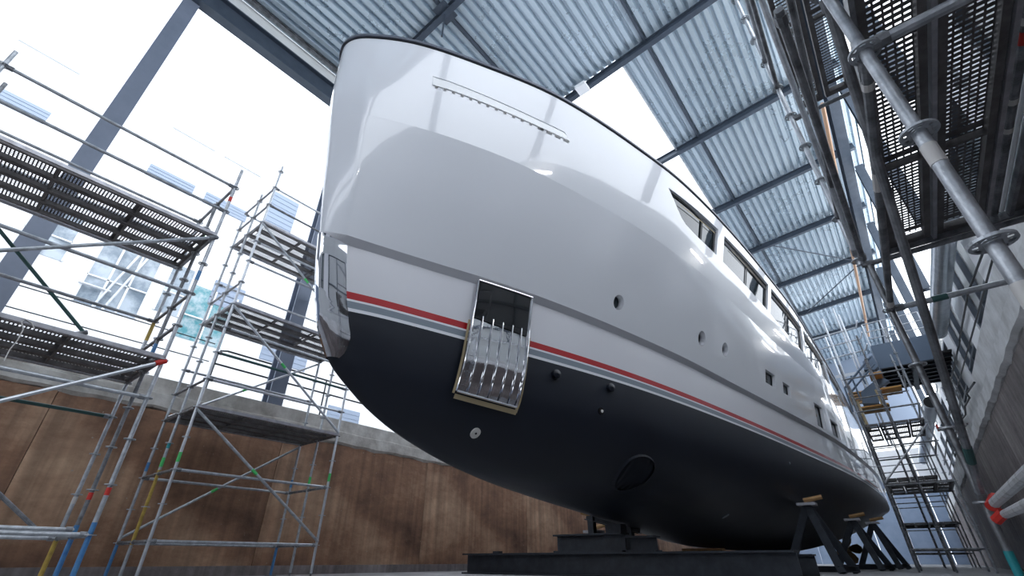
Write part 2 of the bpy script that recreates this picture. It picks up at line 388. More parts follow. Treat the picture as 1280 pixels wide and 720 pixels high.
# ------------------------------------------------------------------ YACHT
XC = -4.55; YE = 34.0
def pchip(xs, ys, x):
    n = len(xs)
    if x <= xs[0]: return ys[0]
    if x >= xs[-1]: return ys[-1]
    k = 0
    while x > xs[k+1]: k += 1
    def d(i):
        if i == 0: return (ys[1]-ys[0])/(xs[1]-xs[0])
        if i == n-1: return (ys[-1]-ys[-2])/(xs[-1]-xs[-2])
        a = (ys[i]-ys[i-1])/(xs[i]-xs[i-1]); b = (ys[i+1]-ys[i])/(xs[i+1]-xs[i])
        return 0 if a*b <= 0 else 2*a*b/(a+b)
    h = xs[k+1]-xs[k]; t = (x-xs[k])/h
    return ((1+2*t)*(1-t)**2*ys[k]+t*(1-t)**2*h*d(k)+t*t*(3-2*t)*ys[k+1]+t*t*(t-1)*h*d(k+1))
STEM = [(1.49, 3.04), (1.61, 2.83), (1.88, 2.46), (1.98, 2.39), (2.31, 2.21), (2.87, 2.06), (3.41, 1.97), (3.98, 1.88), (4.62, 1.79), (5.2, 1.70), (5.81, 1.635), (6.8, 1.6)]
def ystem(z): return pchip([a for a, b in STEM], [b for a, b in STEM], z)
KEEL = [(2.163, 2.48), (2.21, 2.31), (2.39, 1.98), (2.46, 1.88), (2.83, 1.61), (3.04, 1.49), (3.5, 1.3), (4.62, 1.03), (6.08, .87), (7.72, .75), (8.89, .66), (12.85, .3), (15, .24), (22, .24), (28, .8), (34, 1.7)]
def zkeel(y): return pchip([a for a, b in KEEL], [b for a, b in KEEL], y)
YK = sorted([(b, a) for a, b in KEEL[:13]])
def ykeel(z): return pchip([a for a, b in YK], [b for a, b in YK], z)
LV = [
 (2.48, [(0, 0), (.25, .13), (.6, .28), (1.7, .63), (2.7, .95), (5.1, 1.57), (7.9, 2.05), (12.7, 2.66), (21, 3.42), (27, 3.6), (32, 3.5)]),
 (3.41, [(0, 0), (.3, .13), (.7, .27), (1.33, .5), (1.93, .73), (2.96, 1.07), (5.07, 1.57), (6.85, 1.9), (8.7, 2.15), (10.5, 2.4), (19, 3.33), (27, 3.62), (32, 3.55)]),
 (5.2, [(0, 0), (.1, .16), (.36, .37), (.71, .60), (1.3, .94), (2.25, 1.37), (3.45, 1.75), (5.3, 2.2), (7.1, 2.47), (9.2, 2.65), (11.6, 2.82), (19, 3.4), (27, 3.62), (32, 3.55)]),
 (6.8, [(0, 0), (.05, .2), (.24, .45), (.68, .85), (1.55, 1.38), (2.87, 2.03), (4.8, 2.6), (6.1, 2.89), (8, 3.14), (10.7, 3.36), (14.8, 3.56), (21.6, 3.62), (32, 3.55)])]
LVQ = [(z, [math.sqrt(a) for a, b in t], [b for a, b in t]) for z, t in LV]
def hbs(z, s):
    if s <= 0: return 0.
    q = math.sqrt(s)
    if z <= 2.48: return pchip(LVQ[0][1], LVQ[0][2], q)
    for (za, xa, ya), (zb, xb, yb) in zip(LVQ[:-1], LVQ[1:]):
        if z <= zb+1e-6:
            t = (z-za)/(zb-za); b = pchip(xa, ya, q)*(1-t)+pchip(xb, yb, q)*t
            if z > 3.41:
                lipf = min(1, s/.25)
                b += .09*lipf*(1-max(0, (z-4.4)/2.4)) if z > 4.4 else .09*lipf
                if za == 3.41: b += .075*t*lipf
                else: b += .075*(1-t)*lipf
            return b
    return pchip(LVQ[-1][1], LVQ[-1][2], q)
def hb(z, y):
    if z >= 2.48: return hbs(z, y-ystem(z))
    zk = zkeel(y)
    if z <= zk: return 0.
    bw = hbs(2.48, y-ystem(2.48)); t = (z-zk)/(2.48-zk)
    f = max(0, min(1, (y-3.5)/12)); f = f*f*(3-2*f)
    return min(bw, hbs(2.48, y-ykeel(z)))*(1-f)+f*bw*(1-(1-t)**2.6)**.62
def S(y, z, off=0., side=1):    # point on the hull surface, moved outwards by off
    e = .02; b = hb(z, y); by = (hb(z, y+e)-hb(z, y-e))/(2*e); bz = (hb(z+e if z < 6.77 else z, y)-hb(z-e, y))/(2*e if z < 6.77 else e)
    n = Vector((1, -by, -bz)).normalized()
    p = Vector((XC+b, y, z))+n*off
    if side < 0: p.x = 2*XC-p.x
    return p
def hit(px, py):
    r = ray(px, py).normalized(); t = 1.0; prev = None
    while t < 60:
        p = r*t
        if p.y > 1.6 and p.z < 7 and abs(p.x-XC) < hb(min(max(p.z, .3), 6.8), p.y):
            lo, hi = t-.05, t
            for _ in range(20):
                m_ = (lo+hi)/2; p = r*m_
                if abs(p.x-XC) < hb(min(max(p.z, .3), 6.8), p.y): hi = m_
                else: lo = m_
            p = r*hi; return p.y, p.z
        t += .05
    return None
ya = thing('yacht', 'large white motor yacht with navy bottom and red stripe on keel blocks in the dock', 'yacht', (XC, 18, .24))
YO = Vector(ya.location)
NC = 130
def Ycols(z): y0 = ystem(z); return [y0+(YE-y0)*(i/NC)**2.4 for i in range(NC+1)]
def strip(name, zs, m, solid=0.):
    bm = BM(); rows = []
    for z in zs:
        row = []
        ys_ = Ycols(max(z, 2.48))
        for side in (1, -1):
            pts = [(XC+side*hb(z, y), y, z) for y in ys_]
            if side < 0: pts = pts[1:]
            row.append(pts)
        full = row[1][::-1]+row[0]
        rows.append([bm.verts.new(Vector(p)-YO) for p in full])
    for a, b in zip(rows[:-1], rows[1:]):
        for i in range(len(a)-1):
            bm.faces.new((a[i], a[i+1], b[i+1], b[i]))
    bmesh.ops.remove_doubles(bm, verts=bm.verts, dist=1e-5)
    for f in bm.faces: f.smooth = True
    return obj(name, bm, m, ya)
def lin(a, b, n): return [a+(b-a)*i/n for i in range(n+1)]
E_ = .0005
bul = strip('bulwark', lin(5.2+E_, 6.8, 10), 'white')
top = strip('topsides', lin(3.41+E_, 5.2, 12), 'white')
# underside of the overhanging knuckle
bm = BM(); ys_ = Ycols(3.41); A = []; B = []
for side in (1, -1):
    L = ys_ if side > 0 else ys_[::-1]
    if side > 0: A = []
for y in ys_[::-1][:-1]: A.append(bm.verts.new(Vector((XC-hb(3.411, y), y, 3.41))-YO)); B.append(bm.verts.new(Vector((XC-hb(3.33, y), y, 3.33))-YO))
for y in ys_: A.append(bm.verts.new(Vector((XC+hb(3.411, y), y, 3.41))-YO)); B.append(bm.verts.new(Vector((XC+hb(3.33, y), y, 3.33))-YO))
for i in range(len(A)-1): bm.faces.new((B[i], B[i+1], A[i+1], A[i]))
obj('knuckle_lip', bm, 'white2', ya)
strip('lower_topsides', lin(2.72, 3.33, 6), 'white2')
strip('red_stripe', [2.63, 2.675, 2.72], 'redp')
strip('white_stripe', [2.605, 2.63], 'whites')
strip('grey_stripe', [2.52, 2.56, 2.605], 'greyp')
strip('white_stripe', [2.48, 2.50, 2.52], 'whites')
# bottom
bm = BM(); cols = []; ys_ = Ycols(2.48)
for y in ys_:
    zk = zkeel(y); n = 22; c = []
    for i in range(n+1):
        t = (i/n)**1.35; z = zk+(2.48-zk)*t; c.append((hb(z, y) if i else 0., z))
    cols.append([bm.verts.new(Vector((XC-b, y, z))-YO) for b, z in c[::-1][:-1]]+[bm.verts.new(Vector((XC+b, y, z))-YO) for b, z in c])
for a, b in zip(cols[:-1], cols[1:]):
    for i in range(len(a)-1): bm.faces.new((a[i], b[i], b[i+1], a[i+1]))
bmesh.ops.remove_doubles(bm, verts=bm.verts, dist=1e-5)
bm.faces.new([v for v in [min(bm.verts, key=lambda q: (q.co-(Vector((XC+(hb(z_, YE) if z_ > zkeel(YE) else 0)*sd, YE, z_))-YO)).length) for sd, z_ in ((1, 2.48), (1, 2.1), (1, zkeel(YE)), (-1, 2.1), (-1, 2.48))]])
for f in bm.faces: f.smooth = True
obj('hull_bottom', bm, 'navy', ya)
# transom and deck
bm = BM(); zz = lin(2.48, 6.8, 8)
vs = [bm.verts.new(Vector((XC+hb(z, YE), YE, z))-YO) for z in zz]+[bm.verts.new(Vector((XC-hb(z, YE), YE, z))-YO) for z in zz[::-1]]
bm.faces.new(vs); obj('transom', bm, 'white2', ya)
bm = BM(); ys_ = Ycols(6.8)[::2]; z = 6.5
pr = [[bm.verts.new(Vector((XC+s*max(.0, hb(6.5, y)-.02), y+.05, z))-YO) for s in (-1, 1)] for y in ys_]
for a, b in zip(pr[:-1], pr[1:]): bm.faces.new((a[0], a[1], b[1], b[0]))
bmesh.ops.remove_doubles(bm, verts=bm.verts, dist=1e-4)
obj('foredeck', bm, 'white2', ya)
# cap rail and dark gasket line along the sheer
def edge_rail(name, zc, off, w_, h_, m, y1=YE, y0=None):
    bm = BM(); ys_ = [y for y in Ycols(6.8) if y <= y1 and (y0 is None or y >= y0)]
    pts = [(-1, y) for y in ys_[::-1]][:-1]+[(1, y) for y in ys_] if y0 is None else [(1, y) for y in ys_]
    rings = []
    for sd, y in pts:
        b = hb(6.8, y); e = .01; by = (hb(6.8, y+e)-hb(6.8, max(y-e, ystem(6.8))))/(2*e)
        n = Vector((1, -by, 0)).normalized() if b > 0 else Vector((0, -1, 0)); n.x *= sd
        p = Vector((XC+sd*b, y, zc))-YO
        rings.append([bm.verts.new(p+n*(off+a*w_)+Vector((0, 0, c*h_))) for a, c in ((-1, 0), (0, 0), (0, 1), (-1, 1))])
    for a, b in zip(rings[:-1], rings[1:]):
        for i in range(4):
            j = (i+1) % 4; bm.faces.new((a[i], a[j], b[j], b[i]))
    bmesh.ops.recalc_face_normals(bm, faces=bm.faces)
    return obj(name, bm, m, ya)
edge_rail('gasket', 6.8, -.005, .1, .03, 'blackm')
edge_rail('cap_rail', 6.83, .03, .16, .05, 'cap')
# window openings cut through the plating
def prism(poly, x0, x1):
    bm = BM(); a = [bm.verts.new((x0-YO.x, y-YO.y, z-YO.z)) for y, z in poly]; b = [bm.verts.new((x1-YO.x, y-YO.y, z-YO.z)) for y, z in poly]
    n = len(poly); bm.faces.new(a); bm.faces.new(b[::-1])
    for i in range(n): bm.faces.new((a[i], b[i], b[(i+1) % n], a[(i+1) % n]))
    bmesh.ops.recalc_face_normals(bm, faces=bm.faces)
    me = bpy.data.meshes.new('cut'); bm.to_mesh(me); bm.free(); return me
def cut(ob, polys, th=.07):
    sm = ob.modifiers.new('s', 'SOLIDIFY'); sm.thickness = th; sm.offset = -1
    tmp = []
    for p in polys:
        c = bpy.data.objects.new('cut', prism(p, XC+.05, XC+4.5)); COL.objects.link(c)
        c.location = ob.matrix_world.translation if False else YO; tmp.append(c)
        m_ = ob.modifiers.new('b', 'BOOLEAN'); m_.object = c; m_.operation = 'DIFFERENCE'; m_.solver = 'EXACT'
    bpy.context.view_layer.update()
    dg = bpy.context.evaluated_depsgraph_get(); me = bpy.data.meshes.new_from_object(ob.evaluated_get(dg))
    ob.modifiers.clear(); ob.data = me; me.set_sharp_from_angle(angle=math.radians(28))
    for c in tmp: bpy.data.objects.remove(c)
def circ(cy, cz, r, n=28): return [(cy+r*math.cos(2*PI*i/n), cz+r*math.sin(2*PI*i/n)) for i in range(n)]
def patch(name, c4, off, m, parent=ya, nu=6, nv=6, thick=0., sub=None):
    """c4: (y,z) of bottom-left, bottom-right, top-right, top-left; follows the hull skin"""
    bm = BM(); g = []
    for j in range(nv+1):
        v = j/nv; r_ = []
        for i in range(nu+1):
            u = i/nu
            y = (c4[0][0]*(1-u)+c4[1][0]*u)*(1-v)+(c4[3][0]*(1-u)+c4[2][0]*u)*v
            z = (c4[0][1]*(1-u)+c4[1][1]*u)*(1-v)+(c4[3][1]*(1-u)+c4[2][1]*u)*v
            o_ = off(u, v) if callable(off) else off
            r_.append(bm.verts.new(S(y, z, o_)-YO))
        g.append(r_)
    for j in range(nv):
        for i in range(nu):
            f = bm.faces.new((g[j][i], g[j][i+1], g[j+1][i+1], g[j+1][i])); f.smooth = True
    if thick:
        r_ = bmesh.ops.extrude_face_region(bm, geom=bm.faces[:])
        for v in r_['geom']:
            if isinstance(v, bmesh.types.BMVert): pass
        vs_ = [v for v in r_['geom'] if isinstance(v, bmesh.types.BMVert)]
        bmesh.ops.translate(bm, verts=vs_, vec=Vector((-thick, 0, 0)))
        bmesh.ops.recalc_face_normals(bm, faces=bm.faces)
        for f in bm.faces: f.smooth = False
    return obj(name, bm, m, parent)
def mix(a, b, t): return (a[0]*(1-t)+b[0]*t, a[1]*(1-t)+b[1]*t)
cuts_top = []; ports = []
for px_, py_, r_ in ((773.5, 378, .125), (877.5, 423, .15), (906.5, 437, .15)):
    y, z = hit(px_, py_); ports.append((y, z, r_)); cuts_top.append(circ(y, z, r_))
rects = []
for q in (((957, 463), (969, 468), (969, 484), (957, 479)), ((979, 478), (988, 483), (988, 496), (979, 491)),
          ((1020, 505), (1029, 511), (1029, 541), (1020, 534)), ((1038, 524), (1048, 532), (1048, 556), (1038, 550))):
    h = [hit(*p) for p in q]
    if None in h: continue
    ya0 = (h[0][0]+h[3][0])/2; ya1 = (h[1][0]+h[2][0])/2; zt = min(5.1, (h[0][1]+h[1][1])/2); zb = (h[2][1]+h[3][1])/2
    zb = max(3.5, zb)
    rects.append((ya0, ya1, zb, zt)); cuts_top.append([(ya0, zb), (ya1, zb), (ya1, zt), (ya0, zt)])
cut(top, cuts_top)
# upper side windows: outline from point at the front, widening aft
def win_bot(y): return pchip([7.35, 8.05, 8.6, 12, 16, 22, 30], [6.46, 5.98, 5.93, 5.9, 5.75, 5.6, 5.6], y)
def WT(y): return pchip([7.35, 8.5, 10, 12, 30], [6.47, 6.53, 6.58, 6.62, 6.62], y)
segs = [(7.35, 9.5), (9.85, 13.0), (13.25, 16.6), (16.9, 20.5), (20.9, 24.5), (25, 29)]
bcuts = []
for a, b in segs:
    yy = lin(a, b, 12)
    bcuts.append([(y, min(win_bot(y), WT(y)-.015)) for y in yy]+[(y, WT(y)) for y in yy[::-1]])
slot = None
hs = [hit(*p) for p in ((541, 95), (541, 106), (716, 178), (712, 168))]
slot = [hs[1], hs[2], hs[3], hs[0]]
zs0 = [h[1] for h in hs]
bcuts_slot = []
N_ = 8
up_ = [hit(541+(706-541)*i/N_, 95+(165-95)*(i/N_)**1.15) for i in range(N_+1)]
lo_ = [hit(541+(712-541)*i/N_, 106+(176-106)*(i/N_)**1.15) for i in range(N_+1)]
bcuts_slot = [lo_+up_[::-1]]
cut(bul, bcuts+bcuts_slot, .08)
for (y, z, r_) in ports:
    bm = BM(); n = 28; c = S(y, z, -.0)-YO
    rr = []
    for k, (ra, oo) in enumerate(((r_*.97, -.012), (r_*.97, -.11), (r_*.86, -.11), (r_*.86, -.1))):
        rr.append([bm.verts.new(S(y+ra*math.cos(2*PI*i/n), z+ra*math.sin(2*PI*i/n), oo)-YO) for i in range(n)])
    for a, b in zip(rr[:-1], rr[1:]):
        for i in range(n): bm.faces.new((a[i], a[(i+1) % n], b[(i+1) % n], b[i]))
    pt = obj('porthole_frame', bm, 'white', ya)
    bm = BM(); bm.faces.new([bm.verts.new(S(y+r_*.87*math.cos(2*PI*i/n), z+r_*.87*math.sin(2*PI*i/n), -.105)-YO) for i in range(n)])
    obj('glass', bm, 'yglass', pt)
for (a, b, z0, z1) in rects:
    f = patch('window_glass', ((a-.02, z0-.02), (b+.02, z0-.02), (b+.02, z1+.02), (a-.02, z1+.02)), -.09, 'yglass', nu=2, nv=2)
for i, (a, b) in enumerate(segs):
    def zb_(y): return min(win_bot(y), WT(y)-.02)
    bm = BM(); yy = lin(a-.03, b+.03, 10); g = [[bm.verts.new(S(y, zb_(y)+(WT(y)-zb_(y))*t+(-.02 if t == 0 else .02 if t == 1 else 0), -.07)-YO) for t in (0, .5, 1)] for y in yy]
    for p, q in zip(g[:-1], g[1:]):
        for k in range(2): bm.faces.new((p[k], q[k], q[k+1], p[k+1]))
    gl = obj('window_glass', bm, 'yglass', ya)
    for y in ((a+.06, (a+b)/2, b-.06) if i else (a+1.45, b-.06,)):
        patch('window_frame', ((y-.04, zb_(y)), (y+.04, zb_(y)), (y+.04, WT(y)), (y-.04, WT(y))), -.05, 'blackm', gl, 1, 4)
    patch('window_frame', ((a, WT(a)-.05), (b, WT(b)-.05), (b, WT(b)), (a, WT(a))), -.05, 'blackm', gl, 8, 1)
    # masking battens seen on the panes
    patch('batten', ((a+.5, WT(a)-.14), (b-.1, WT(b)-.14), (b-.1, WT(b)-.12), (a+.5, WT(a)-.12)), -.03, 'tape', gl, 8, 1)
# mooring slot: white plate, tilted upward, paints the daylight behind it; dark hinge strips along its lower lip
bm = BM(); A = [bm.verts.new(S(y, z+.01, -.012)-YO) for y, z in up_]; B = [bm.verts.new(S(y, z-.01, .012)-YO) for y, z in lo_]
for i in range(N_): bm.faces.new((B[i], B[i+1], A[i+1], A[i]))
obj('slot_daylight_plate', bm, 'bright', ya)
for i in range(N_*2):
    t = (i+.3)/(N_*2); t2 = (i+.62)/(N_*2)
    if i > 11: t2 = (i+.95)/(N_*2)
    def lo_at(q):
        k = min(N_-1, int(q*N_)); return mix(lo_[k], lo_[k+1], q*N_-k)
    p = lo_at(t); q = lo_at(t2)
    patch('hinge_strip', ((p[0], p[1]-.05), (q[0], q[1]-.05), (q[0], q[1]-.012), (p[0], p[1]-.012)), .008, 'black', ya, 1, 1)
# stainless stem plate
bm = BM(); g = []
zs = lin(1.93, 3.385, 24)
for z in zs:
    w_ = .30 if z > 2.2 else .30*math.sqrt(max(0.05, (z-1.90)/.3))
    r_ = []
    y0 = ystem(z) if z >= 2.48 else ykeel(z)
    for sd in (-1, 1):
        L = []
        for i in range(7):
            s = w_*(i/6)**1.8+ (.0 if i else 0)
            y = y0+s; b = hb(z, y) if s > 0 else 0
            L.append(Vector((XC+sd*(b+.014*(1 if i < 6 else .2)), y-.016*(1-i/6)-.004, z))-YO)
        r_ += (L[::-1][:-1] if sd < 0 else L)
    g.append([bm.verts.new(p) for p in r_])
for a, b in zip(g[:-1], g[1:]):
    for i in range(len(a)-1):
        f = bm.faces.new((a[i], a[i+1], b[i+1], b[i])); f.smooth = True
obj('stem_plate', bm, 'steelw', ya)
# anchor pocket plate
c = [hit(*p) for p in ((568, 488), (642, 508), (662, 378), (596, 352))]
c4 = [c[0], c[1], (c[2][0], 3.38), (c[3][0], 3.38)]
def lerp4(u, v): return mix(mix(c4[0], c4[1], u), mix(c4[3], c4[2], u), v)
ap = patch('anchor_plate', c4, lambda u, v: .045+.028*math.sin(PI*min(1, v/.66))*(1 if v < .66 else 0), 'steelm', ya, 14, 20)
pk = [lerp4(.03, .63), lerp4(.97, .6), lerp4(.97, .985), lerp4(.03, .985)]
patch('anchor_pocket_shade', pk, .065, 'black', ap, 8, 6)  # flat black patch paints the shade inside the recess, no hole cut
for k in range(7):
    u = [0, .17, .345, .52, .695, .86, 1][k]
    top_v = .985 if k in (0, 6) else .66
    bm = BM(); prev = []
    for i in range(13):
        v = top_v*i/12; y, z = lerp4(u, v); p = S(y, z, .065+.028*math.sin(PI*min(1, v/.66))*(1 if v < .66 else 0))-YO
        prev.append(p)
    sweep(bm, prev, .011 if 0 < k < 6 else .017)
    obj('rib' if 0 < k < 6 else 'frame_bar', bm, 'steelr', ap)
for v in (0.0, .99):
    bm = BM(); prev = []
    for i in range(9):
        y, z = lerp4(i/8, v); p = S(y, z, .07)-YO
        prev.append(p)
    sweep(bm, prev, .017)
    obj('frame_bar', bm, 'steelr', ap)
for u0, u1, v0, v1 in ((-.05, -.012, -.02, .6), (1.012, 1.06, -.04, .6), (0, 1.05, -.055, -.02)):
    patch('edge_tape', (lerp4(u0, v0), lerp4(u1, v0), lerp4(u1, v1), lerp4(u0, v1)), .05, 'tape', ap, 2, 8)
# anode disc, sea fittings, thruster
def disc(name, px_, py_, r_, m, off, n=20, parent=ya, dome=0.):
    y, z = hit(px_, py_); bm = BM()
    ring = [bm.verts.new(S(y+r_*math.cos(2*PI*i/n), z+r_*math.sin(2*PI*i/n)*.9, off)-YO) for i in range(n)]
    ring0 = [bm.verts.new(S(y+r_*1.02*math.cos(2*PI*i/n), z+r_*1.02*math.sin(2*PI*i/n)*.9, -.01)-YO) for i in range(n)]
    cc = bm.verts.new(S(y, z, off+dome)-YO)
    for i in range(n):
        bm.faces.new((ring[i], ring[(i+1) % n], cc)); bm.faces.new((ring0[i], ring0[(i+1) % n], ring[(i+1) % n], ring[i]))
    return obj(name, bm, m, parent)
a1 = disc('anode', 594, 541, .062, 'whitetape', .02)
disc('bolt', 594, 541, .012, 'blackm', .03, 8, a1)
disc('skin_fitting', 694, 468, .07, 'navy', .05, 16, ya, .03)
disc('skin_fitting', 762, 485, .075, 'navy', .05, 16, ya, .03)
a2 = disc('sea_inlet', 751, 514, .06, 'black', .01)
disc('plug', 752, 514, .025, 'whitetape', .018, 10, a2)
disc('sea_inlet', 907, 645, .04, 'greyp', .012)
disc('sea_inlet', 987, 579, .03, 'greyp', .012)
ty, tz = hit(795, 590)
bm = BM(); n = 32; R_ = .42
o_ = [bm.verts.new(S(ty+R_*math.cos(2*PI*i/n), tz+R_*math.sin(2*PI*i/n)*.6, .005)-YO) for i in range(n)]
i_ = [bm.verts.new(S(ty+R_*.9*math.cos(2*PI*i/n), tz+R_*.9*math.sin(2*PI*i/n)*.6, .03)-YO) for i in range(n)]
for i in range(n): bm.faces.new((o_[i], o_[(i+1) % n], i_[(i+1) % n], i_[i]))
th_ = obj('thruster_ring', bm, 'navy', ya)
for k in range(5):
    f = -.66+.33*k; hz = .38*.6*math.sqrt(1-f*f)
    patch('grille_bar', ((ty+f*.38-.02, tz-hz), (ty+f*.38+.02, tz-hz), (ty+f*.38+.02, tz+hz), (ty+f*.38-.02, tz+hz)), .02, 'navy', th_, 1, 4)
# superstructure above the side deck
for k, (xa, y0, y1, z0, z1) in enumerate(((2.3, 11, 29, 6.9, 8.3), (1.7, 14, 25, 8.35, 9.6))):
    bm = BM()
    for sx in (-1, 1): pass
    P = [(-xa*.55, y0), (xa*.55, y0), (xa, y0+2.2), (xa, y1), (-xa, y1), (-xa, y0+2.2)]
    lo = [bm.verts.new(Vector((XC+x, y, z0))-YO) for x, y in P]; hi = [bm.verts.new(Vector((XC+x*.9, y+(.7 if i < 2 else .3), z1))-YO) for i, (x, y) in enumerate(P)]
    bm.faces.new(lo[::-1]); bm.faces.new(hi)
    for i in range(6): bm.faces.new((lo[i], lo[(i+1) % 6], hi[(i+1) % 6], hi[i]))
    bmesh.ops.bevel(bm, geom=bm.edges[:], offset=.08, segments=2, affect='EDGES')
    sup = obj('superstructure', bm, 'white2', ya)
# propeller, shaft and rudder at the stern
tube('propeller_shaft', (XC+1.4, 24, .55), (XC+1.4, 29.2, .45), .07, 'steelr', ya)
pr_ = tube('propeller_hub', (XC+1.4, 29.2, .45), (XC+1.4, 29.6, .44), .13, 'bronze', ya)
for k in range(5):
    bm = BM(); a = 2*PI*k/5; cdir = Vector((math.cos(a), 0, math.sin(a))); tdir = Vector((-math.sin(a), .55, math.cos(a))).normalized()
    P = [(.1, -.08), (.3, -.2), (.5, -.22), (.62, -.08), (.62, .1), (.48, .24), (.28, .2), (.1, .08)]
    vs = [bm.verts.new(cdir*r_+tdir*t_) for r_, t_ in P]; bm.faces.new(vs)
    r2 = bmesh.ops.extrude_face_region(bm, geom=bm.faces[:]); bmesh.ops.translate(bm, verts=[v for v in r2['geom'] if isinstance(v, bmesh.types.BMVert)], vec=(0, .03, 0))
    bmesh.ops.recalc_face_normals(bm, faces=bm.faces); obj('blade', bm, 'bronze', pr_)
bm = BM(); bxm(bm, Vector((XC+1.37, 30.1, .05))-YO, Vector((XC+1.43, 30.9, 1.5))-YO); obj('rudder', bm, 'navy', ya)

# ------------------------------------------------------------------ keel blocks, beams and props
fbm = thing('floor_beam', 'longest dark blue steel I-beam lying across the dock floor under the bow', 'beam', (-5.1, 9.1, FLOOR))
beam('web_and_flanges', (-8.6, 9.1, -.07), (-1.65, 9.1, -.07), .4, .4, .03, 'ibeam', fbm)
box('lug', (-7.75, 9.0, .13), (-7.55, 9.1, .17), 'ibeam', fbm)
b2 = thing('floor_beam', 'short dark beam end behind the right tip of the longest floor beam', 'beam', (-1.75, 10.6, FLOOR))
beam('web_and_flanges', (-3.4, 10.6, -.09), (-1.65, 10.6, -.09), .35, .36, .03, 'ibeam', b2)
b3 = thing('keel_block', 'wider dark steel keel block stacked on the long floor beam, left one', 'block', (-5.2, 9.1, .13))
beam('web_and_flanges', (-6.05, 9.1, .29), (-4.5, 9.1, .29), .36, .32, .03, 'ibeam', b3)
b4 = thing('keel_block', 'narrow dark steel keel block right of the wider one, on the floor beam', 'block', (-4.2, 9.2, .13))
beam('web_and_flanges', (-4.48, 9.2, .26), (-3.92, 9.2, .26), .36, .26, .03, 'ibeam', b4)
box('steel_pad', (-4.85, 8.98, .45), (-4.52, 9.22, .6), 'ibeam', b3)
def prop(apex, feet, label, wood_dir=1):
    apex = Vector(apex); t = thing('hull_prop', label, 'prop', (apex.x, apex.y, FLOOR))
    for f in feet:
        f = Vector(f); beam('leg', apex, f, .16, .16, .018, 'ibeam', t, 'I', Vector((0, 1, 0)))
    for a, b in zip(feet[:-1], feet[1:]):
        a = Vector(a)+Vector((0, 0, .07)); b = Vector(b)+Vector((0, 0, .07)); beam('base_rail', a, b, .14, .12, .015, 'ibeam', t)
    box('head_plate', apex-Vector((.2, .2, .03)), apex+Vector((.2, .2, .03)), 'deckl', t)
    tube('timber_wedge', apex+Vector((-.05, 0, .09)), apex+Vector((.36, .05, .15)), .055, 'wood', t, 6)
    return t
def propat(px_, py_, lab, dx=.1, spread=.7, back=.9):
    y, z = hit(px_, py_); p = S(y, z, .1)
    p.z -= .3
    prop(p, [(p.x+dx-back, p.y+.1, FLOOR+.02), (p.x+dx+.25, p.y-spread*.5, FLOOR+.02), (p.x+dx+.45, p.y+spread*.5, FLOOR+.02)], lab)
propat(998, 612, 'A-shaped dark steel hull prop nearest the long floor beam, starboard side')
propat(1056, 634, 'A-shaped dark steel hull prop further aft, second from the long beam')
propat(1082, 640, 'A-shaped dark steel hull prop furthest aft, nearest the propeller')
prop((-6.6, 11.6, .62), [(-6.9, 11.6, FLOOR+.02), (-6.0, 11.3, FLOOR+.02), (-5.9, 12, FLOOR+.02)], 'dark steel hull prop on the port side, left of the keel, by brown wall')
beam_ = thing('port_strut', 'sloping dark steel strut with timber end beside the keel, port side', 'strut', (-5.9, 9.9, FLOOR))
beam('strut', at(733, 645, 1, 10), at(800, 662, 1, 10), .16, .16, .02, 'ibeam', beam_)
tube('timber_end', at(727, 640, 1, 10), at(738, 643, 1, 10), .06, 'wood', beam_, 6)
pp = at(739, 645, 1, 10); beam('post', (pp.x, 10, FLOOR), (pp.x, 10, pp.z), .14, .14, .02, 'ibeam', beam_, 'I', Vector((0, 1, 0)))
pp = at(786, 655, 1, 10); beam('post', (pp.x, 10, FLOOR), (pp.x, 10, pp.z), .14, .14, .02, 'ibeam', beam_, 'I', Vector((0, 1, 0)))
gk = 'keel blocks down the centre line'
for i, y in enumerate((13.5, 16, 18.5, 21)):
    k = thing('keel_block', ['first', 'second', 'third', 'fourth'][i]+' dark steel keel block under the keel, counted aft from the long floor beam', 'block', (XC, y, FLOOR), gk)
    beam('web_and_flanges', (XC-.8, y, -.1), (XC+.8, y, -.1), .34, .34, .03, 'ibeam', k)
    box('timber_pad', (XC-.5, y-.15, .07), (XC+.5, y+.15, zkeel(y+.2)-.012), 'wood', k)

# ------------------------------------------------------------------ scaffold kit
RT_ = .0242
def rosette_mesh():
    bm = BM(); n = 24; t = .005; ro, ri = .061, .026
    for z, fl in ((-t, True), (t, False)): pass
    def ring(r, z): return [bm.verts.new((r*math.cos(2*PI*i/n), r*math.sin(2*PI*i/n), z)) for i in range(n)]
    o0, o1, m0, m1, h0, h1, i0, i1 = ring(ro, -t), ring(ro, t), ring(.052, -t), ring(.052, t), ring(.036, -t), ring(.036, t), ring(ri, -t), ring(ri, t)
    for i in range(n):
        j = (i+1) % n
        bm.faces.new((o0[i], o0[j], o1[j], o1[i]))
        for a, b in ((o0, m0), (h0, i0)): bm.faces.new((a[i], b[i], b[j], a[j]))
        for a, b in ((o1, m1), (h1, i1)): bm.faces.new((a[i], a[j], b[j], b[i]))
        if i % 3 == 0:   # bridges between the slots
            bm.faces.new((m0[i], h0[i], h0[j], m0[j])); bm.faces.new((m1[i], m1[j], h1[j], h1[i]))
    me = bpy.data.meshes.new('rosette'); bm.to_mesh(me); bm.free(); me.materials.append(M['galv']); return me
ROS = rosette_mesh()
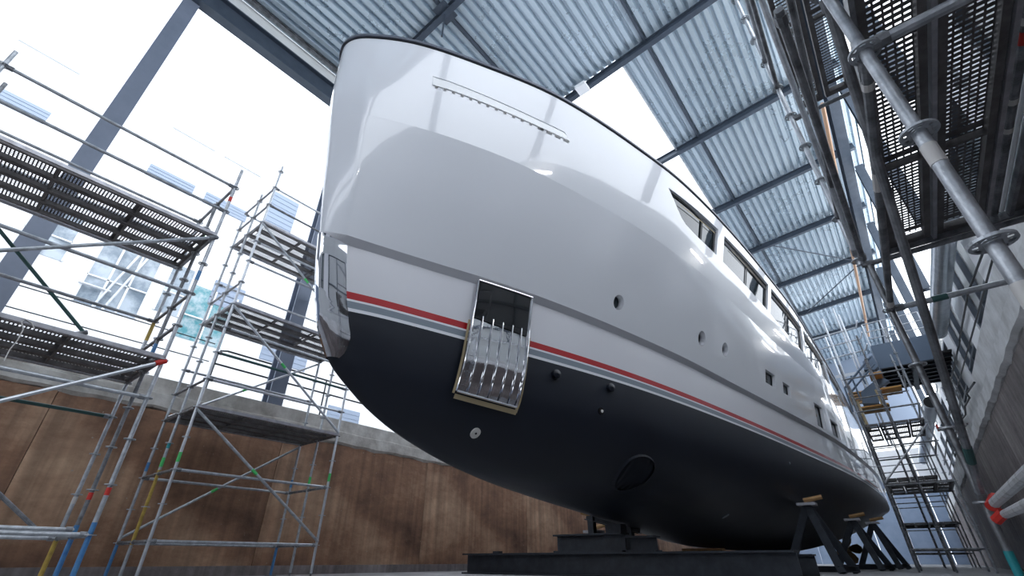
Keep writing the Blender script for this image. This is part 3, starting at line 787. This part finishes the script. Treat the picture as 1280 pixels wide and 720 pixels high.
def perf_plank(L, W, pitch, hw, hh, rows, name, m='deck', slot=False, z=.0):
    """steel plank seen from below: folded edges, cross ribs and a perforated plate"""
    bm = BM(); nl = int((L-.1)/pitch); y0 = (L-nl*pitch)/2; rw = (W-.08)/rows
    xs = []; t = .0
    def quad(a, b, c, d): bm.faces.new([bm.verts.new(p) for p in (a, b, c, d)])
    for j in range(rows):
        for i in range(nl):
            xa = -W/2+.04+j*rw; xb = xa+rw; ya_ = -L/2+y0+i*pitch; yb = ya_+pitch
            cx = (xa+xb)/2; cy = (ya_+yb)/2+(pitch*.5 if (slot and j % 2) else 0)*0
            k = (nl//3)
            if i % k == k-1:
                quad((xa, ya_, z), (xa, yb, z), (xb, yb, z), (xb, ya_, z)); continue
            p = [(cx-hw/2, cy-hh/2, z), (cx+hw/2, cy-hh/2, z), (cx+hw/2, cy+hh/2, z), (cx-hw/2, cy+hh/2, z)]
            q = [(xa, ya_, z), (xb, ya_, z), (xb, yb, z), (xa, yb, z)]
            pv = [bm.verts.new(v) for v in p]; qv = [bm.verts.new(v) for v in q]
            for e in range(4): bm.faces.new((qv[e], qv[(e+1) % 4], pv[(e+1) % 4], pv[e]))
    for s in (-1, 1):
        bxm(bm, Vector((s*W/2-.02*(s > 0)*2+0, -L/2, -.055)), Vector((s*W/2+.02*(s < 0)*2, L/2, .004)))
    for e in (-1, 1): bxm(bm, Vector((-W/2, e*L/2-.03, -.05)), Vector((W/2, e*L/2+.03, .004)))
    for i in range(1, 3): bxm(bm, Vector((-W/2+.02, -L/2+L*i/3-.012, -.05)), Vector((W/2-.02, -L/2+L*i/3+.012, -.002)))
    me = bpy.data.meshes.new(name); bm.to_mesh(me); bm.free(); me.materials.append(M[m]); return me
PL = {}
def plank_mesh(L, W, near=False):
    k = (round(L, 2), round(W, 2), near)
    if k not in PL:
        PL[k] = perf_plank(L, W, .040 if near else .036, (W-.08)/5*.72 if near else .026, .012 if near else .020, 5 if near else 6, 'plank', slot=near)
    return PL[k]
def standard(t, x, y, z0, z1, zr0, m='galv', bands=()):
    s = tube('standard', (x, y, z0), (x, y, z1), RT_, m, t, 12)
    z = zr0
    while z < z1-.02:
        if z > z0+.02:
            r = bpy.data.objects.new('rosette', ROS); COL.objects.link(r); r.parent = s
            r.location = Vector((0, 0, z-(z0+z1)/2)); r.rotation_euler = (0, 0, random.uniform(0, .7))
        z += .5
    for (zb0, zb1, mm) in bands:
        c = (z0+z1)/2; bm = BM(); tubebm(bm, (0, 0, zb0-c), (0, 0, zb1-c), RT_+.0018, 12); obj('paint_band', bm, mm, s)
    return s
def led(t, a, b, m='galv', name='ledger', heads=True):
    o = tube(name, a, b, RT_*.98, m, t, 10)
    if heads:
        a = Vector(a); b = Vector(b); c = (a+b)/2; d = (b-a).normalized()
        for p, s in ((a, 1), (b, -1)):
            q = p-c+d*s*.03; bm = BM(); tubebm(bm, q, q+d*s*.06, .032, 8)
            obj('wedge_head', bm, 'galvd', o)
    return o
def tape(t, a, b, f, m):
    a = Vector(a); b = Vector(b); p = a.lerp(b, f); d = (b-a).normalized()
    tube('tape_band', p-d*.06, p+d*.06, RT_+.002, m, t, 10)
def decks(t, x0, x1, y0, y1, z, n, near=False, m=None):
    x0, x1 = min(x0, x1), max(x0, x1); W = (x1-x0)/n
    me = plank_mesh(y1-y0-.06, W-.015, near)
    for k in range(n):
        o = me_obj('deck_plank', me, t, Vector((x0+W*(k+.5), (y0+y1)/2, z))-rel(t))

# tower one, front left
XS1 = (-7.01, -7.72, -8.43); YS1 = (-1.25, 1.507)
t1 = thing('scaffold_tower', 'scaffold tower at the left edge with two perforated decks and blue-footed standards', 'scaffold', (-7.72, .13, FLOOR))
for i, x in enumerate(XS1):
    for j, y in enumerate(YS1):
        b = []
        if j == 1:
            b = [(-.26, .35, ('blue', 'blue', 'yellow')[i]), (.62, .7, 'red' if i < 2 else 'whitetape')]
            if i == 0: b += [(4.93, 5.02, 'red'), (3.45, 3.6, 'blue')]
            if i == 1: b += [(2.5, 2.65, 'blue'), (4.45, 4.6, 'lime')]
            if i == 2: b += [(2.9, 3.2, 'yellow')]
        else: b = [(4.97, 5.03, 'red'), (4.9, 4.97, 'blue')]
        standard(t1, x, y, FLOOR+.06, (5.62 if i == 0 else 5.3) if j else 5.5, .23, 'galv' if i != 1 else 'galvd', b)
        tube('base_jack', (x, y, FLOOR+.015), (x, y, .1), .017, 'galvd', t1)
        box('base_plate', (x-.075, y-.075, FLOOR), (x+.075, y+.075, FLOOR+.012), 'galvd', t1)
for x in (XS1[0], XS1[2]):
    for z in (.23, 1.73, 3.23, 4.73, 5.23):
        if x == XS1[2] and z == .23: pass
        led(t1, (x, YS1[0], z), (x, YS1[1], z), 'green' if (x < -8 and z == 1.73) else 'galv')
for z in (.23, 2.23, 4.23):
    for y in YS1:
        for a, b in ((XS1[0], XS1[1]), (XS1[1], XS1[2])): led(t1, (a, y, z), (b, y, z), 'galvd')
for z in (3.23, 5.23, 2.73):
    for a, b in ((XS1[0], XS1[1]), (XS1[1], XS1[2])): led(t1, (a, YS1[1], z), (b, YS1[1], z), 'galvd')
led(t1, (XS1[1], YS1[0], .3), (XS1[1], YS1[1], .3)); 
for z in (2.23, 4.23): decks(t1, XS1[0]-.03, XS1[2]+.03, YS1[0], YS1[1], z+.06, 4)
for z in (2.23, 4.23):
    beam('deck_edge', (XS1[0]+.035, YS1[0], z+.02), (XS1[0]+.035, YS1[1], z+.02), .03, .05, .01, 'deckl', t1, 'box')
    beam('deck_edge', (XS1[2]-.035, YS1[0], z+.02), (XS1[2]-.035, YS1[1], z+.02), .03, .05, .01, 'deckl', t1, 'box')
for a, b, m_ in (((XS1[0]+.03, YS1[0], 2.3), (XS1[0]+.03, YS1[1], 4.2), 'galv'), ((XS1[0]+.03, YS1[0], .35), (XS1[0]+.03, YS1[1], 2.2), 'galvl'),
                 (tuple(at(-40, 240, 0, -8.46)), tuple(at(105, 416, 0, -8.46)), 'green'), ((XS1[2]-.03, YS1[0], 2.2), (XS1[2]-.03, YS1[1]-.2, .3), 'galvd')):
    led(t1, a, b, m_, 'diagonal_brace', False)
    tube('coupler', Vector(b)-Vector((.0, .07, .045)), Vector(b)+Vector((0, .03, .02)), .034, 'red' if m_ == 'galvl' else 'galvd', t1)

# tower two
XS2 = (-9.0, -9.73, -10.46); YS2 = (2.66, 5.37)
t2 = thing('scaffold_tower', 'tall narrow scaffold tower between left-edge tower and bow, three decks', 'scaffold', (-9.73, 4.0, FLOOR))
for i, x in enumerate(XS2):
    for j, y in enumerate(YS2):
        b = [(1.35, 1.5, 'lime' if i < 2 else 'blue')]
        if i == 2: b += [(-.26, .25, 'blue')]
        if i == 1 and j == 0: b += [(1.65, 1.75, 'teal'), (.2, 1.3, 'yellow')]
        standard(t2, x, y, FLOOR+.06, (7.9, 7.45, 7.0)[i] if j == 0 else (6.0, 5.5, 5.0)[i]+1.5, .24, 'galvl' if i == 0 else 'galv', b)
        tube('base_jack', (x, y, FLOOR+.015), (x, y, .1), .017, 'galvd', t2)
        box('base_plate', (x-.075, y-.075, FLOOR), (x+.075, y+.075, FLOOR+.012), 'galvd', t2)
for x in (XS2[0], XS2[2]):
    for z in (.24, 1.24, 1.74, 3.24, 3.74, 5.24, 5.74, 7.24):
        if (x == XS2[2] and z in (3.74, 5.74)) or (z == 1.74): continue
        led(t2, (x, YS2[0], z), (x, YS2[1], z), 'green' if (z == 3.24 and x > -9.1) else 'galvl' if z > 3 else 'galv')
led(t2, (XS2[0], YS2[0], 6.74), (XS2[0], YS2[1], 6.74), 'galvd')
led(t2, (XS2[0], YS2[0], 2.74), (XS2[0], YS2[1], 2.74), 'galvl')
for z in (.24, 1.24, 2.24, 2.74, 4.24, 4.74, 6.24, 6.74, 7.24):
    for y in YS2:
        if y > 5 and z in (4.74, 2.74): continue
        for a, b in ((XS2[0], XS2[1]), (XS2[1], XS2[2])): led(t2, (a, y, z), (b, y, z), 'galvd')
for z in (2.24, 4.24, 6.24):
    decks(t2, XS2[0]-.03, XS2[2]+.03, YS2[0], YS2[1], z+.06, 4)
    for q in (XS2[0]+.035, XS2[2]-.035): beam('deck_edge', (q, YS2[0], z+.02), (q, YS2[1], z+.02), .03, .05, .01, 'deckl', t2, 'box')
y0, y1 = YS2
for a, b, m_ in (((XS2[0]+.03, y0, 6.2), (XS2[0]+.03, y1, 4.3), 'galv'), ((XS2[0]+.03, y0, 4.2), (XS2[0]+.03, y1, 2.3), 'galvl'), ((XS2[0]+.03, y0, 2.2), (XS2[0]+.03, y1, .3), 'galv'),
                 ((XS2[2]-.03, y0, .3), (XS2[2]-.03, y1, 2.2), 'galv'), ((XS2[2]-.03, y0, 2.3), (XS2[2]-.03, y1, 4.2), 'galvl')):
    led(t2, a, b, m_, 'diagonal_brace', False)
    tape(t2, a, b, .45, 'lime')

# near right bay
t3 = thing('scaffold_tower', 'nearest scaffold bay overhead at the right edge, slotted deck and thick tubes', 'scaffold', (.9, 3.2, FLOOR))
P1 = (.455, 1.83); S2 = (.385, 4.71)
standard(t3, P1[0], P1[1], FLOOR+.06, 4.6, -.15, 'galv', [(.62, .7, 'whitetape'), (1.19, 1.28, 'whitetape')])
standard(t3, S2[0], S2[1], FLOOR+.06, 2.3, -.16, 'galvd', [(-.1, .05, 'teal')])
standard(t3, .33, S2[1], 2.32, 7.2, 2.37, 'galvl')
standard(t3, 1.62, P1[1], FLOOR+.06, 4.6, -.15, 'galvd')
standard(t3, 1.62, S2[1], FLOOR+.06, 4.6, -.15, 'galv', [(1.2, 1.35, 'red')])
for x, y in ((P1), (S2), (1.62, P1[1]), (1.62, S2[1])):
    tube('base_jack', (x, y, FLOOR+.015), (x, y, .1), .017, 'galvd', t3)
    box('base_plate', (x-.075, y-.075, FLOOR), (x+.075, y+.075, FLOOR+.012), 'galvd', t3)
C_ = led(t3, (P1[0], P1[1], 1.85), (S2[0], S2[1], 1.84), 'galvd')
for f, L_ in ((.06, .03), (.30, .12), (.93, .1)): 
    a = Vector((P1[0], P1[1], 1.85)); b = Vector((S2[0], S2[1], 1.84)); p = a.lerp(b, f)
    tube('tape_band', p, a.lerp(b, f+L_/2), RT_+.002, 'whitetape', t3)
led(t3, (P1[0], P1[1], 2.34), (S2[0], S2[1], .35), 'galvd', 'diagonal_brace')
tube('sticker', Vector((P1[0], P1[1], 2.34)).lerp(Vector((S2[0], S2[1], .35)), .855), Vector((P1[0], P1[1], 2.34)).lerp(Vector((S2[0], S2[1], .35)), .895), RT_+.003, 'green', t3)
led(t3, (P1[0], P1[1], 1.87), (1.62, P1[1], 1.87), 'galv', 'transom_ledger')
g_ = led(t3, (S2[0], S2[1], 1.84), (1.62, S2[1], 1.84), 'galv', 'transom_ledger')
tube('sticker', (.66, S2[1], 1.84), (.76, S2[1], 1.84), RT_+.002, 'green', t3)
led(t3, (P1[0], P1[1], 2.34), (1.62, P1[1], 2.34), 'galvd', 'transom_ledger')
led(t3, (.33, S2[1], 2.31), (1.62, S2[1], 2.31), 'galvd', 'transom_ledger')
led(t3, (.33, S2[1], 4.31), (1.62, S2[1], 4.31), 'galvd', 'transom_ledger')
# ledgers running forward overhead
led(t3, (.36, 4.71, 2.37), (.27, 1.83, 2.4), 'galvd')
led(t3, (.33, 4.71, 2.4), (.36, 2.6, 4.2), 'galv', 'diagonal_brace')
led(t3, (.33, 4.71, 2.87), (.40, 1.83, 2.87), 'galvd')
led(t3, (.33, 4.71, 4.87), (.40, 1.83, 4.87), 'galvd')
led(t3, (.33, 4.71, 5.37), (.40, 1.83, 5.37), 'galv')
for a, b in ((.56, .855), (.885, 1.19)):
    decks(t3, a, b, 1.2, 4.66, 2.42, 1, True)
decks(t3, 1.36, 1.67, 1.2, 4.66, 2.42, 1, True)
for x in (.55, .87, 1.2, 1.345):
    beam('deck_edge', (x, 1.2, 2.385), (x, 4.68, 2.385), .025, .08, .006, 'deckl' if x in (.87, 1.2) else 'galvd', t3, 'box')
beam('deck_end', (.54, 4.69, 2.37), (1.7, 4.69, 2.37), .03, .07, .006, 'galvd', t3, 'box')
rt = tube('ringed_tube', (1.262, 1.2, 2.4), (1.262, 4.66, 2.4), .024, 'galvd', t3)
for f in (.2, .29, .32, .42, .6, .68): tube('tape_band', (1.262, 1.2+3.46*f, 2.4), (1.262, 1.2+3.46*f+.05, 2.4), .026, 'whitetape', t3)
tube('tape_band', (1.262, 2.75, 2.4), (1.262, 2.84, 2.4), .0262, 'red', t3)
tube('white_tube', (1.31, 1.2, 2.41), (1.31, 4.66, 2.41), .016, 'facade', t3)
for k in range(2): decks(t3, .42+.25*k, .66+.25*k, 1.6, 4.62, 4.36, 1)
# white coated pipes with red couplers at lower right
wp = thing('white_pipe', 'upper of two white coated tubes with red coupler at lower right', 'pipe', tuple(at(1240, 632, 1, 4.62)))
a = at(1242, 630, 1, 4.6); b = at(1290, 586, 1, 3.2)
tube('tube', a, b, .03, 'whitep', wp); tube('red_coupler', a-Vector((.02, .05, .02)), a+Vector((.03, .02, .04)), .036, 'red', wp, 8)
wp = thing('white_pipe', 'lower of two white coated tubes with red coupler at lower right', 'pipe', tuple(at(1250, 644, 1, 4.6)))
a = at(1256, 643, 1, 4.4); b = at(1295, 626, 1, 3.0)
tube('tube', a, b, .024, 'whitep', wp); tube('red_coupler', a+Vector((-.05, .04, -.03)), a+Vector((.0, -.01, .01)), .03, 'red', wp, 8)

# far right scaffold by the dock wall
t4 = thing('scaffold_tower', 'distant scaffold tower on the right of the stern with two dark decks', 'scaffold', (.35, 19.5, FLOOR))
XS4 = (-.42, .3, 1.02); YS4 = (16.8, 19.3)
for x in XS4:
    for y in YS4: standard(t4, x, y, FLOOR, 6.0 if x > 0 else 5.2, .23, 'galvd' if x < .5 else 'galv')
for z in (.23, 1.73, 2.73, 3.73, 4.73):
    for y in YS4: led(t4, (XS4[0], y, z), (XS4[2], y, z), 'galvd', heads=False)
    for x in (XS4[0], XS4[2]): led(t4, (x, YS4[0], z+.02), (x, YS4[1], z+.02), 'galv', heads=False)
for z in (1.72, 3.3): decks(t4, XS4[0]+.03, XS4[2]-.03, YS4[0], YS4[1], z+.05, 4)
led(t4, (XS4[0], YS4[0], 1.8), (XS4[2], YS4[0], 3.2), 'galvl', 'diagonal_brace', False)
led(t4, (XS4[2], YS4[0], .3), (XS4[2], YS4[1], 1.7), 'galv', 'diagonal_brace', False)
t5 = thing('scaffold_tower', 'scaffold tower furthest aft behind the distant right-hand tower', 'scaffold', (.3, 28, FLOOR))
for x in (-.7, .2, 1.2):
    for y in (26.5, 29.2, 32): standard(t5, x, y, FLOOR, 4.6, .23, 'galvd')
for z in (.23, 1.23, 2.23, 3.23, 4.23):
    for y in (26.5, 29.2, 32): led(t5, (-.7, y, z), (1.2, y, z), 'galvd', heads=False)
    for x in (-.7, 1.2): led(t5, (x, 26.5, z+.02), (x, 32, z+.02), 'galv', heads=False)
for z in (1.3, 3.0): decks(t5, -.67, 1.17, 26.5, 29.2, z, 4)

# white hand-rail scaffold above the side deck
t6 = thing('scaffold_tower', 'pale aluminium guard-rail scaffold rising beside the wheelhouse roof', 'scaffold', (-.3, 23, 6.2))
wx = ((-1.0, 24.0), (-.55, 22.0), (0.1, 22.0))
wx = ((-.7, 24.0), (-.5, 22.0), (0.1, 22.0))
for x, y in wx: tube('post', (x, y, 3.6), (x, y, 8.9), .035, 'galvl', t6)
tube('post', (.0, 22.1, 3.6), (.0, 22.1, 9.3), .03, 'galvl', t6)
for z in (7.1, 7.6, 8.1): tube('rail', (-1.4, 22, z), (.5, 22, z+.1), .03, 'galvl', t6)
for z in (7.1, 7.6, 8.1): tube('rail', (.5, 22, z+.1), (.6, 21.3, z+.1), .025, 'galvl', t6)
for i in range(5): box('board', (-.85, 27+i*.5, 6.9), (.7, 27.35+i*.5, 6.95), 'wood', t6)
box('toe_board', (-.8, 21.97, 6.3), (.4, 22.0, 6.42), 'galvl', t6)

# balcony and stair
bl = thing('steel_balcony', 'dark blue steel balcony with ribbed underside on the right building wall', 'balcony', (1.6, 23.5, 6.4))
box('fascia', (.72, 21.95, 6.35), (2.5, 22.0, 7.3), 'stair', bl)
box('fascia', (.68, 21.95, 6.35), (.72, 26, 7.3), 'stair', bl)
box('floor_plate', (.72, 22, 6.55), (2.9, 26, 6.6), 'blackm', bl)
for i in range(7): beam('rib', (.75, 22.4+i*.55, 6.5), (2.9, 22.4+i*.55, 6.5), .12, .1, .02, 'ibeam', bl)
beam('cross_beam', (1.75, 22, 6.42), (1.75, 26, 6.42), .16, .14, .02, 'frame', bl)
for z in (7.6, 7.9, 8.25): tube('guard_rail', (.7, 22, z), (2.5, 22, z), .02, 'galvl', bl)
for x in (.7, 1.3, 1.9, 2.5): tube('guard_post', (x, 22, 7.3), (x, 22, 8.25), .02, 'galvl', bl)
sf = thing('access_stair', 'blue-grey steel stair with orange plywood treads hanging by the balcony', 'stair', (.3, 20.5, 4.6))
def plate(nm, pix, Y, m, th=.05, parent=sf):
    Y += .6; P = [at(x, y, 1, Y) for x, y in pix]; bm = BM(); o = rel(parent)
    f = bm.faces.new([bm.verts.new(p-o) for p in P]); r_ = bmesh.ops.extrude_face_region(bm, geom=[f])
    bmesh.ops.translate(bm, verts=[v for v in r_['geom'] if isinstance(v, bmesh.types.BMVert)], vec=(0, th, 0)); bmesh.ops.recalc_face_normals(bm, faces=bm.faces)
    return obj(nm, bm, m, parent)
plate('stringer', [(1078, 452), (1090, 444), (1098, 458), (1093, 462), (1080, 462)], 21, 'stair', .4)
plate('stringer', [(1076, 490), (1093, 476), (1098, 500), (1099, 504), (1078, 504)], 20, 'stair', .5)
plate('stringer', [(1092, 462), (1100, 470), (1112, 476), (1098, 484)], 20.6, 'stair', .3)
def tread(x0, x1, y0, y1, z):
    box('tread', (x0, y0, z), (x1, y1, z+.05), 'orange', sf)
a = at(1086, 466, 1, 20.6); tread(a.x-.02, a.x+.35, 20.4, 21.4, a.z-.12)
a = at(1098, 482, 1, 20.3); tread(a.x-.02, a.x+.6, 20.1, 21.1, a.z-.2)
a = at(1078, 510, 1, 19.8); tread(a.x-.02, a.x+.75, 19.6, 20.6, a.z-.05)
tube('handrail', at(1056, 485, 1, 20), at(1088, 446, 1, 20), .035, 'stair', sf); tube('handrail', at(1064, 490, 1, 20), at(1093, 455, 1, 20), .03, 'stair', sf)
for p, q in (((1056, 485), (1066, 515)), ((1064, 470), (1076, 500)), ((1073, 463), (1082, 480))): tube('baluster', at(*p, 1, 20), at(*q, 1, 20), .03, 'stair', sf)
for p, q in (((1071, 502), (1088, 540)), ((1095, 487), (1104, 506))): tube('timber_rail', at(*p, 1, 19.5), at(*q, 1, 19.5), .05, 'tape', sf)

# ducts and pipes, right
dt = thing('ventilation_duct', 'thick spiral zinc duct running along the right building wall', 'duct', (2.45, 14.5, 6.6))
def spiral_duct(c0, c1, r, parent, n=24, segs=60):
    bm = BM(); c0 = Vector(c0)-rel(parent); c1 = Vector(c1)-rel(parent); rings = []
    q = (c1-c0).normalized().to_track_quat('Z', 'Y')
    for i in range(segs+1):
        c = c0.lerp(c1, i/segs)
        for rr in ((r, r+.012) if i % 1 == 0 else (r,)):
            rings.append([bm.verts.new(c+(c1-c0)*(.25/segs if rr > r else 0)+q@Vector((rr*math.cos(2*PI*k/n), rr*math.sin(2*PI*k/n), 0))) for k in range(n)])
    for a, b in zip(rings[:-1], rings[1:]):
        for k in range(n): f = bm.faces.new((a[k], a[(k+1) % n], b[(k+1) % n], b[k])); f.smooth = True
    bm.faces.new(rings[0][::-1]); bm.faces.new(rings[-1])
    return obj('spiral_tube', bm, 'duct', parent)
a = at(1184, 240, 2, 6.6); b = at(1173, 412, 2, 6.6)
spiral_duct(a, b, .22, dt)
tube('end_collar', b, b+Vector((0, .25, 0)), .235, 'duct', dt, 24)
dt2 = thing('ventilation_duct', 'short straight zinc duct with open dark end, above the distant tower', 'duct', (1.75, 22, 5.0))
a = at(1163, 503, 2, 5.0); b = at(1154, 575, 2, 5.0)
spiral_duct(a, b, .22, dt2, 20, 40)
tube('open_end', a+Vector((0, -.03, 0)), a+Vector((0, .02, 0)), .2, 'blackm', dt2, 20)
op = thing('copper_pipe', 'long thin copper-orange pipe hung under the right roof edge', 'pipe', tuple(at(1030, 140, 2, 10)))
tube('pipe', at(1028, 130, 2, 10), at(1086, 420, 2, 10), .05, 'copper', op)
# thin dark rods and cables on the right building wall
rod = thing('cable_run', 'thin black conduits running down the right building wall', 'conduit', (XU-.25, 12, 3.3))
for pts in (((1240, 285), (1210, 366), (1193, 460)), ((1190, 470), (1200, 425), (1183, 500))):
    polytube('conduit', [at(x, y, 0, 2.85) for x, y in pts], .025, 'rail', rod)
polytube('conduit', [at(1257, 265, 0, 2.6), at(1220, 400, 0, 2.6), at(1187, 520, 0, 2.6)], .02, 'rail', rod)
cbl = thing('cable', 'loose black cable drooping over the whitewashed coping on the right', 'cable', tuple(at(1205, 500, 0, 1.72)))
polytube('cable', [at(x, y, 0, 1.73) for x, y in ((1218, 478), (1208, 492), (1212, 497), (1206, 508), (1207, 518), (1200, 527), (1204, 535), (1209, 530))], .02, 'rail', cbl)
# hanging lamp by the roof opening and lamps along the hall
la = thing('ceiling_lamp', 'white box lamp under the roof beam beside the open skylight', 'lamp', tuple(at(726, 108, 2, 14.7)))
p = at(726, 108, 2, 14.7); box('housing', p+Vector((-.2, -.1, -.08)), p+Vector((.2, .3, .08)), 'facade', la)
rv = thing('rope', 'thin white rope looped over the lower deck of the left-edge tower', 'rope', tuple(at(30, 410, 0, -6.9)))
polytube('rope', [at(x, y, 0, -6.95) for x, y in ((5, 451), (12, 437), (22, 425), (29, 412), (27, 402), (32, 399), (40, 404), (43, 411))], .006, 'whitetape', rv, 6)

rr = thing('quay_railing', 'grey tubular guard rail with rounded end on the right pit coping, far back', 'railing', (1.95, 22, 3.28))
for z in (3.8, 4.3): tube('rail', (1.95, 17.4, z), (1.95, 34, z), .025, 'galvd', rr)
polytube('end_loop', [(1.95, 17.4, 3.8), (1.95, 17.1, 3.85), (1.95, 17.0, 4.05), (1.95, 17.1, 4.25), (1.95, 17.4, 4.3)], .025, 'galvd', rr)
for y in (17.6, 20.5, 23.4, 26.3, 29.2, 32.1): tube('post', (1.95, y, 3.26), (1.95, y, 4.3), .025, 'galvd', rr)
vl = thing('valve', 'small red valve wheel sticking out of the far right coping below the guard rail', 'valve', tuple(at(1172, 535, 0, 1.6)))
p = at(1172, 535, 0, 1.6); tube('wheel', p-Vector((.03, 0, 0)), p+Vector((.03, 0, 0)), .12, 'red', vl, 12); tube('stem', p, (1.74, p.y, p.z), .03, 'galvd', vl)
